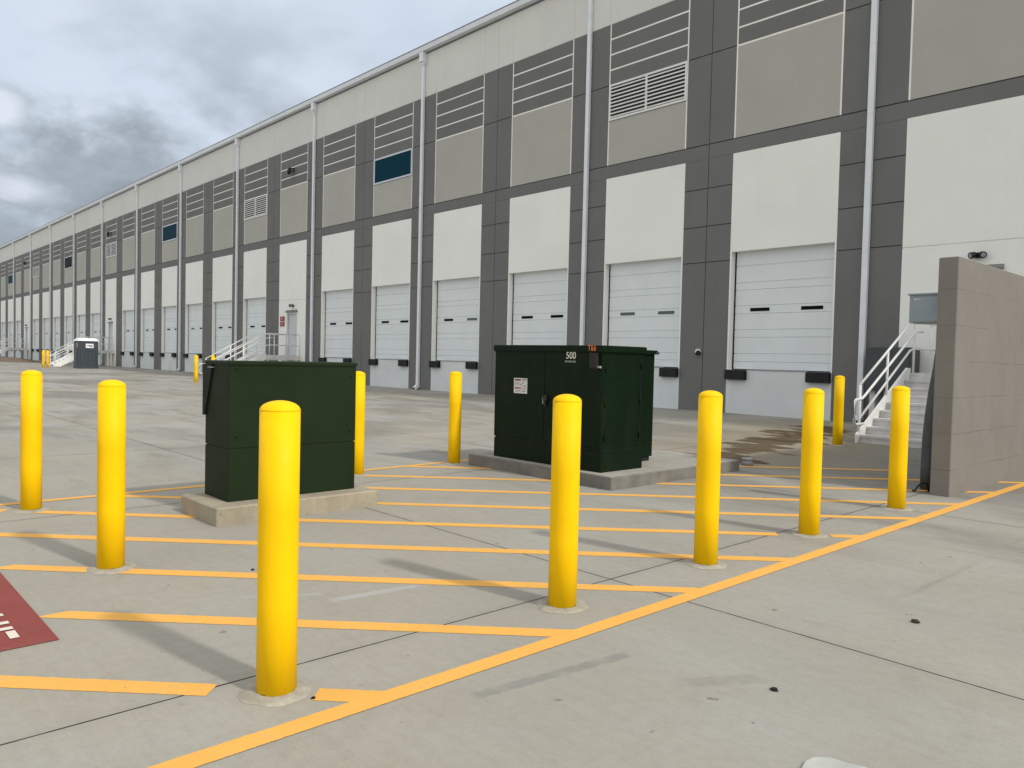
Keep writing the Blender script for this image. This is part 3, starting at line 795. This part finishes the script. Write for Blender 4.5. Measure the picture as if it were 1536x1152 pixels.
for k, o in place(make_flood, MAN, .12): pass
for k, o in place(make_camera, {6,13,20}): pass
m = MB(); m.tube([(0,YF+.01,1.78),(0,YF-.05,1.78)],.085,16); o = m.build('wall_bracket', M['steelwhite'])
o.parent = W_; o.matrix_parent_inverse = inv; o.location = (-12.60,0,0)
q = MB(); q.tube([(.03,YF-.05,1.76),(.04,YF-.13,1.72)],[.07,.055],14); q.build('wall_camera', M['black'], o)

# red signs by the second stair door
for i, (x, z, lab) in enumerate(((-38.32,3.28,'upper red sign with white print on the wall left of the second stair door'),(-38.32,3.00,'lower red sign with white print on the wall left of the second stair door'))):
    e = empty('red_sign', (x,YF,z), lab, 'sign', 'red wall signs')
    m = MB(); m.box(-.24,.24,-.03,-.003,-.12,.12); m.build('sign_plate', M['signred'], e)
    m = MB()
    for j in range(3): m.box(-.15,.15-.05*j,-.0325,-.0305,.05-.055*j,.065-.055*j)
    m.box(-.03,.03,-.0325,-.0305,-.11,-.085) if i else None
    m.build('sign_print', M['labelwhite'], e)

# ------------------------------------------------------------------ dock stairs
def make_stairs():
    e = empty('dock_stairs', (0,0,0), 'x', 'stairs', 'white dock stairs')
    X0, X1, Ya, Yb, Yc = 0.0, 1.56, 14.60, 16.92, YF-.01
    z0 = gz(Ya); zt = 1.362; n = 9; dz = (zt-z0)/n; dy = (Yb-Ya)/(n-1)
    for i in range(n-1):
        m = MB(); y = Ya+dy*i; z = z0+dz*(i+1)
        m.box(X0+.05,X1-.05,y,y+.03,z-dz+(.0 if i else -.02),z-.045); m.box(X0+.05,X1-.05,y-.018,y+dy+.012,z-.044,z)
        m.build('step', M['concrete_lt'], e)
    for xx in (X0, X1-.05):
        m = MB(); m.prism([(Ya-.10,z0-.02),(Ya-.10,z0+.16),(Yb-.12,zt+.10),(Yb+.02,zt+.10),(Yb+.02,zt-.24),(Ya+.34,z0-.02)],'x',xx,xx+.05)
        m.build('stringer', M['steelwhite'], e)
    m = MB(); m.box(X0,X1,Yb+.02,Yc,zt-.24,zt); m.box(X0+.06,X1-.06,Yb-.001,Yb+.019,zt-dz,zt-.02); m.build('landing', M['concrete_lt'], e)
    for xx in (X0+.04,X1-.14):
        for ya in (Yb+.10, Yc-.25):
            m = MB(); m.box(xx,xx+.10,ya,ya+.10,gz(ya)-.02,zt-.24); m.build('support_post', M['steelwhite'], e)
    for xx in (X0+.025, X1-.025):
        m = MB(); r = .024; h = 1.06
        P = lambda t, hh: (xx, Ya+.0+(Yb+.02-Ya)*t, z0+dz+(zt-z0-dz)*t+hh)
        m.tube([P(0,h-.12),P(1,h-.02),(xx,Yb+.25,zt+h),(xx,Yc-.05,zt+h)],r)
        m.tube([P(0,.30),P(1,.46),(xx,Yb+.25,zt+.50),(xx,Yc-.05,zt+.50)],r*.9)
        for t in (0,.52): m.tube([P(t,-.32 if t == 0 else -.15),P(t,h-.12+.1*t)],r)
        for yy in (Yb+.22,(Yb+Yc)/2+.25,Yc-.06): m.tube([(xx,yy,zt),(xx,yy,zt+h)],r)
        rail = m.build('guard_rail', M['steelwhite'], e)
        m = MB(); s = -.06 if xx < .6 else .06; xh = xx-s
        Q = lambda t, hh: (xh, P(t,hh)[1], P(t,hh)[2])
        m.tube([(xh,Ya+.05,z0+.36),(xh,Ya-.30,z0+.36),(xh,Ya-.335,z0+.40),(xh,Ya-.335,z0+.78),(xh,Ya-.30,z0+.815),(xh,Ya-.05,z0+.83),Q(0.02,.70),Q(1,.80),(xh,Yb+.2,zt+.86),(xh,Yb+.52,zt+.86)],r)
        m.build('handrail', M['steelwhite'], rail)
    return e
st = make_stairs()
labs = {-1:'white railed dock stairs beside the grey block wall, nearest flight', 6:'white railed dock stairs whose rails rise above the low green cabinet', 13:'far white railed dock stairs behind the portable toilet', 20:'furthest dock stairs and landing at the left edge'}
for k, lab in labs.items():
    o = st if k == -1 else copy_tree(st)
    o.location = (xc(k)-.56, 0, 0); o['label'] = lab

# slate cabinet tucked between the near stairs and the wall
e = empty('utility_cabinet', (-7.15,18.45,.1), 'dark slate utility cabinet on short legs behind the nearest stairs', 'utility cabinet')
m = MB(); m.cbox(-7.66,-6.66,18.2,18.72,.92,1.92,.01); part(m,'body',M['boxdark'],e)
m = MB(); m.box(-7.62,-7.17,18.186,18.199,.97,1.87); m.box(-7.15,-6.70,18.186,18.199,.97,1.87); part(m,'door',M['boxdark'],e)
for xx in (-7.52,-7.2,-6.95,-6.72):
    m = MB(); m.box(xx-.06,xx+.06,18.3,18.45,.06,.92); part(m,'leg',M['concrete_lt'],e)

# ------------------------------------------------------------------ portable toilet
px, py = -61.0, 14.55; z0 = gz(14.55)
e = empty('portable_toilet', (px-.62,py+.65,z0), 'dark slate portable toilet with a white roof by the far stairs', 'portable toilet')
m = MB(); m.cbox(px-1.22,px,py,py+1.30,z0+.10,z0+1.98,.05); part(m,'cabin',M['toilet'],e)
m = MB(); m.cbox(px-1.25,px+.03,py-.02,py+1.32,z0-.02,z0+.14,.03); part(m,'skid_base',M['toilet'],e)
m = MB(); m.hexa([(px-1.27,py-.05,z0+1.97),(px+.05,py-.05,z0+1.97),(px+.05,py+1.35,z0+1.97),(px-1.27,py+1.35,z0+1.97),(px-.95,py+.12,z0+2.18),(px-.25,py+.12,z0+2.18),(px-.25,py+1.18,z0+2.18),(px-.95,py+1.18,z0+2.18)]); part(m,'roof',M['toiletroof'],e)
m = MB(); m.box(px,px+.02,py+.12,py+1.18,z0+1.30,z0+1.33); 
for q in range(5): m.box(px,px+.022,py+.15+q*.24,py+.18+q*.24,z0+.2,z0+1.28)
part(m,'panel_ribs',M['toilet'],e)
m = MB(); m.box(px+.001,px+.025,py+.48,py+.98,z0+1.48,z0+1.78); sg = part(m,'sign_panel',M['toiletroof'],e)
m = MB(); m.box(px+.026,px+.029,py+.56,py+.92,z0+1.62,z0+1.67); m.box(px+.026,px+.029,py+.70,py+.92,z0+1.57,z0+1.60); m.build('sign_print',M['boxdark'],sg)
m = MB(); m.box(px-1.0,px-.2,py-.02,py+.001,z0+.2,z0+1.9); part(m,'door',M['toilet'],e)
m = MB(); m.box(px-.30,px-.10,py-.026,py-.005,z0+1.5,z0+1.85); part(m,'vent_grille',M['galv'],e)

# ------------------------------------------------------------------ small things on the pavement
def pebble(name, x, y, r, sq, mat, label, cat, hz=.6):
    m = MB(); n, rings = 9, 5; rg = random.Random(int(x*100)+int(y*77))
    z = gz(y); pts = []
    for i in range(rings+1):
        ph = math.pi*i/rings
        for j in range(n):
            a = 2*math.pi*j/n; q = r*(.8+.4*rg.random())
            pts.append((x+q*sq*math.sin(ph)*math.cos(a), y+q*math.sin(ph)*math.sin(a), z+r*hz*.8-q*hz*math.cos(ph)))
    m.v = pts
    for i in range(rings):
        for j in range(n):
            k = (j+1) % n
            m.f.append((i*n+j,i*n+k,(i+1)*n+k,(i+1)*n+j)); m.m.append(0); m.sm.append(False)
    return tag(m.build(name, mat, origin=(x,y,z)), label, cat)
pebble('stone', -1.699,3.21,.016,1.1,M['stone_black'],'small black stone lying on bare concrete in the right foreground','stone',.5)
pebble('stone', -1.636,4.69,.022,1.1,M['stone'],'small brown grey stone further back on the open concrete at right','stone',.5)
pebble('stone', -4.95,2.24,.012,1.6,M['stone'],'tiny dark pebble between two amber stripes just right of the nearest bollard','stone',.5)
pebble('stone', -2.93,1.60,.010,1.2,M['stone_black'],'tiny black pebble at the foot of the nearest bollard','stone',.5)
m = MB(); rg = random.Random(3); n = 14; cx, cy = -1.16, 2.71
out = [(cx+.135*(.85+.3*rg.random())*math.cos(2*math.pi*i/n), cy+.12*(.85+.3*rg.random())*math.sin(2*math.pi*i/n)) for i in range(n)]
m.face([(x,y,.012) for x,y in out])
for i in range(n):
    j = (i+1) % n; a, bb = out[i], out[j]; o2 = lambda p: (cx+(p[0]-cx)*1.06, cy+(p[1]-cy)*1.06, .001)
    m.face([o2(a),o2(bb),(bb[0],bb[1],.012),(a[0],a[1],.012)])
tag(m.build('plaster_patch', M['paper'], origin=(cx,cy,0)), 'pale dried plaster patch at the bottom edge of the pavement', 'plaster patch')
e = empty('pipe_stub', (-5.78,9.95,.02), 'small grey capped pipe stub on the pavement behind the large pad', 'pipe stub')
m = MB(); m.lathe([(.13,-.02),(.13,.014),(.10,.022)],-5.78,9.93,20); part(m,'collar',M['collar'],e)
m = MB(); m.lathe([(.075,.015),(.075,.10)],-5.78,9.93,20); part(m,'pipe',M['galv'],e)
m = MB(); m.lathe([(.083,.10),(.083,.125),(.07,.13)],-5.78,9.93,20); part(m,'cap',M['galv'],e)
# earth bank at the far left dock apron
m = MB(); rg = random.Random(5); nx, ny = 26, 6; P = []
for i in range(nx+1):
    for j in range(ny+1):
        x = -108+i*(24/nx); y = 14.2+j*(3.4/ny); edge = max(0,math.sin(math.pi*i/nx))**.4*max(0,math.sin(math.pi*j/ny))
        P.append((x+rg.uniform(-.2,.2), y+rg.uniform(-.1,.1), gz(y)-.02+edge*(.32+.12*rg.random())))
m.v = P
for i in range(nx):
    for j in range(ny):
        a = i*(ny+1)+j; m.f.append((a,a+ny+1,a+ny+2,a+1)); m.m.append(0); m.sm.append(True)
M['earth'] = painted('bare_earth', (.17,.125,.09,1), .25, .95, 1.5, 0, .2, .5, 8)
tag(m.build('earth_bank', M['earth'], origin=(-96,15.9,.05)), kind='structure')

# ------------------------------------------------------------------ sky and sun
SUN_DIR = Vector((math.cos(math.radians(40))*.987, math.cos(math.radians(40))*.160, math.sin(math.radians(40)))).normalized()
w = bpy.data.worlds.new('World'); scene.world = w; w.use_nodes = True
N, L = w.node_tree.nodes, w.node_tree.links
for n in list(N): N.remove(n)
out = N.new('ShaderNodeOutputWorld'); bg = N.new('ShaderNodeBackground'); L.new(bg.outputs[0], out.inputs[0])
bg.inputs['Strength'].default_value = .14
sky = N.new('ShaderNodeTexSky'); sky.sky_type = 'NISHITA'; sky.sun_disc = False
sky.sun_elevation = math.radians(40); sky.sun_rotation = math.atan2(SUN_DIR.x, SUN_DIR.y); sky.dust_density = 2.0
tc = N.new('ShaderNodeTexCoord')
def wm(op, a, b=0.0, clamp=False):
    n = N.new('ShaderNodeMath'); n.operation = op; n.use_clamp = clamp
    for s, v in zip(n.inputs, (a, b)):
        if isinstance(v, bpy.types.NodeSocket): L.new(v, s)
        else: s.default_value = v
    return n.outputs[0]
def wr(v, a, b, c=0., d=1., smooth=True):
    n = N.new('ShaderNodeMapRange'); n.interpolation_type = 'SMOOTHSTEP' if smooth else 'LINEAR'; L.new(v, n.inputs[0])
    for i, q in enumerate((a,b,c,d)): n.inputs[i+1].default_value = q
    return n.outputs[0]
def wmix(f, a, b):
    n = N.new('ShaderNodeMix'); n.data_type = 'RGBA'
    for s, v in ((n.inputs['Factor'], f), (n.inputs[6], a), (n.inputs[7], b)):
        if isinstance(v, bpy.types.NodeSocket): L.new(v, s)
        else: s.default_value = v
    return n.outputs[2]
sx = N.new('ShaderNodeSeparateXYZ'); L.new(tc.outputs['Generated'], sx.inputs[0])
dz = wm('ADD', wm('MAXIMUM', sx.outputs[2], 0.0), .5)
cv = N.new('ShaderNodeCombineXYZ')
L.new(wm('DIVIDE', sx.outputs[0], dz), cv.inputs[0]); L.new(wm('DIVIDE', sx.outputs[1], dz), cv.inputs[1]); L.new(wm('MULTIPLY', sx.outputs[2], 1.2), cv.inputs[2])
def wn(scale, off, detail=6, rough=.55, dist=.0, src=None):
    mp = N.new('ShaderNodeMapping'); L.new(src or cv.outputs[0], mp.inputs[0]); mp.inputs['Location'].default_value = off
    n = N.new('ShaderNodeTexNoise'); L.new(mp.outputs[0], n.inputs['Vector'])
    n.inputs['Scale'].default_value = scale; n.inputs['Detail'].default_value = detail; n.inputs['Roughness'].default_value = rough; n.inputs['Distortion'].default_value = dist
    return n.outputs['Fac']
n1 = wn(1.7, (3.1,1.7,.4), 6, .52, .3); n2 = wn(5.2, (1.2,5.2,2.0), 6, .52, .3); n3 = wn(2.6, (7.3,2.2,1.0), 5, .55, .2)
S = 10.0
def C(r, g, b, k=1.0): c = lin(r,g,b); return (c[0]*S*k, c[1]*S*k, c[2]*S*k, 1)
thin = wmix(wr(n1, .36, .64), C(160,173,190), C(185,195,207))
thin = wmix(wm('MULTIPLY', wr(n2, .45, .70), .45), thin, C(194,201,213))
n4 = wn(11, (2.2,9.2,3.0), 6, .6, .3)
px_ = wm('DIVIDE', sx.outputs[0], dz); py_ = wm('DIVIDE', sx.outputs[1], dz)
def blob(cx, cy, rx, ry, warp, a0, a1):
    dx = wm('DIVIDE', wm('SUBTRACT', px_, cx), rx); dy = wm('DIVIDE', wm('SUBTRACT', py_, cy), ry)
    d = wm('SQRT', wm('ADD', wm('MULTIPLY', dx, dx), wm('MULTIPLY', dy, dy)))
    d = wm('ADD', d, wm('ADD', wm('MULTIPLY', wm('SUBTRACT', n2, .5), warp), wm('MULTIPLY', wm('SUBTRACT', n4, .5), warp*.6)))
    return wr(d, a0, a1)
elev = sx.outputs[2]
grey = wmix(wr(wm('ADD', wm('MULTIPLY', n2, .6), wm('MULTIPLY', n4, .4)), .36, .64), C(126,133,141), C(148,155,164))
bank = blob(-1.38, .36, .18, .21, 1.5, 1.25, .40)            # the heavy bank low in the north-west
other = wm('MULTIPLY', wr(n3, .52, .70), wr(elev, .55, .15))   # further banks all round
clouds = wmix(wm('MAXIMUM', bank, wm('MULTIPLY', other, .8)), thin, grey)
low = wr(wm('ADD', elev, wm('MULTIPLY', wm('SUBTRACT', n2, .5), .10)), .185, .115)
clouds = wmix(wm('MULTIPLY', low, .75), clouds, C(112,119,129))
puff = wm('MAXIMUM', blob(-1.290, .206, .046, .042, 2.2, 1.05, .35), wm('MULTIPLY', blob(-1.447, .272, .050, .080, 3.2, 1.05, .3), .85))
edge = wm('MULTIPLY', wr(wm('ADD', n2, wm('MULTIPLY', n1, .35)), .78, .90), wr(elev, .40, .20))
clouds = wmix(wm('MULTIPLY', wm('MAXIMUM', puff, wm('MULTIPLY', edge, .4)), .9), clouds, C(198,204,212))
glow = wr(wm('ADD', wm('MULTIPLY', sx.outputs[0], SUN_DIR.x), wm('ADD', wm('MULTIPLY', sx.outputs[1], SUN_DIR.y), wm('MULTIPLY', sx.outputs[2], SUN_DIR.z))), .2, 1.0)
clouds = wmix(wm('MULTIPLY', glow, .75), clouds, C(250,248,243,1.3))
south = wr(wm('MULTIPLY', sx.outputs[1], -1.0), -.1, .6)
clouds = wmix(wm('MULTIPLY', south, .75), clouds, C(203,203,200,1.28))
final = wmix(.93, sky.outputs[0], clouds)
L.new(final, bg.inputs['Color'])
ld = bpy.data.lights.new('sun', 'SUN'); ld.energy = 2.4; ld.angle = math.radians(3.0); ld.color = (1.0,.955,.88)
lo = bpy.data.objects.new('sun', ld); COL.objects.link(lo); lo.rotation_euler = SUN_DIR.to_track_quat('Z','Y').to_euler(); lo.location = (20,5,30)

# ------------------------------------------------------------------ camera
f, yaw, pit, rol = 1161.613, -0.8255389, -0.0326254, 0.0234151
fw = Vector((math.sin(yaw)*math.cos(pit), math.cos(yaw)*math.cos(pit), math.sin(pit)))
r0 = Vector((math.cos(yaw), -math.sin(yaw), 0)); u0 = r0.cross(fw)
r = r0*math.cos(rol)+u0*math.sin(rol); u = -r0*math.sin(rol)+u0*math.cos(rol)
cam = bpy.data.cameras.new('camera'); co = bpy.data.objects.new('camera', cam); COL.objects.link(co)
co.matrix_world = Matrix(((r.x,u.x,-fw.x,0),(r.y,u.y,-fw.y,0),(r.z,u.z,-fw.z,1.46),(0,0,0,1)))
cam.sensor_width = 36; cam.lens = f/1536*36; cam.clip_end = 6000; cam.clip_start = .05
scene.camera = co
scene.view_settings.view_transform = 'Standard'; scene.view_settings.look = 'None'
scene.view_settings.exposure = 0; scene.view_settings.gamma = 1
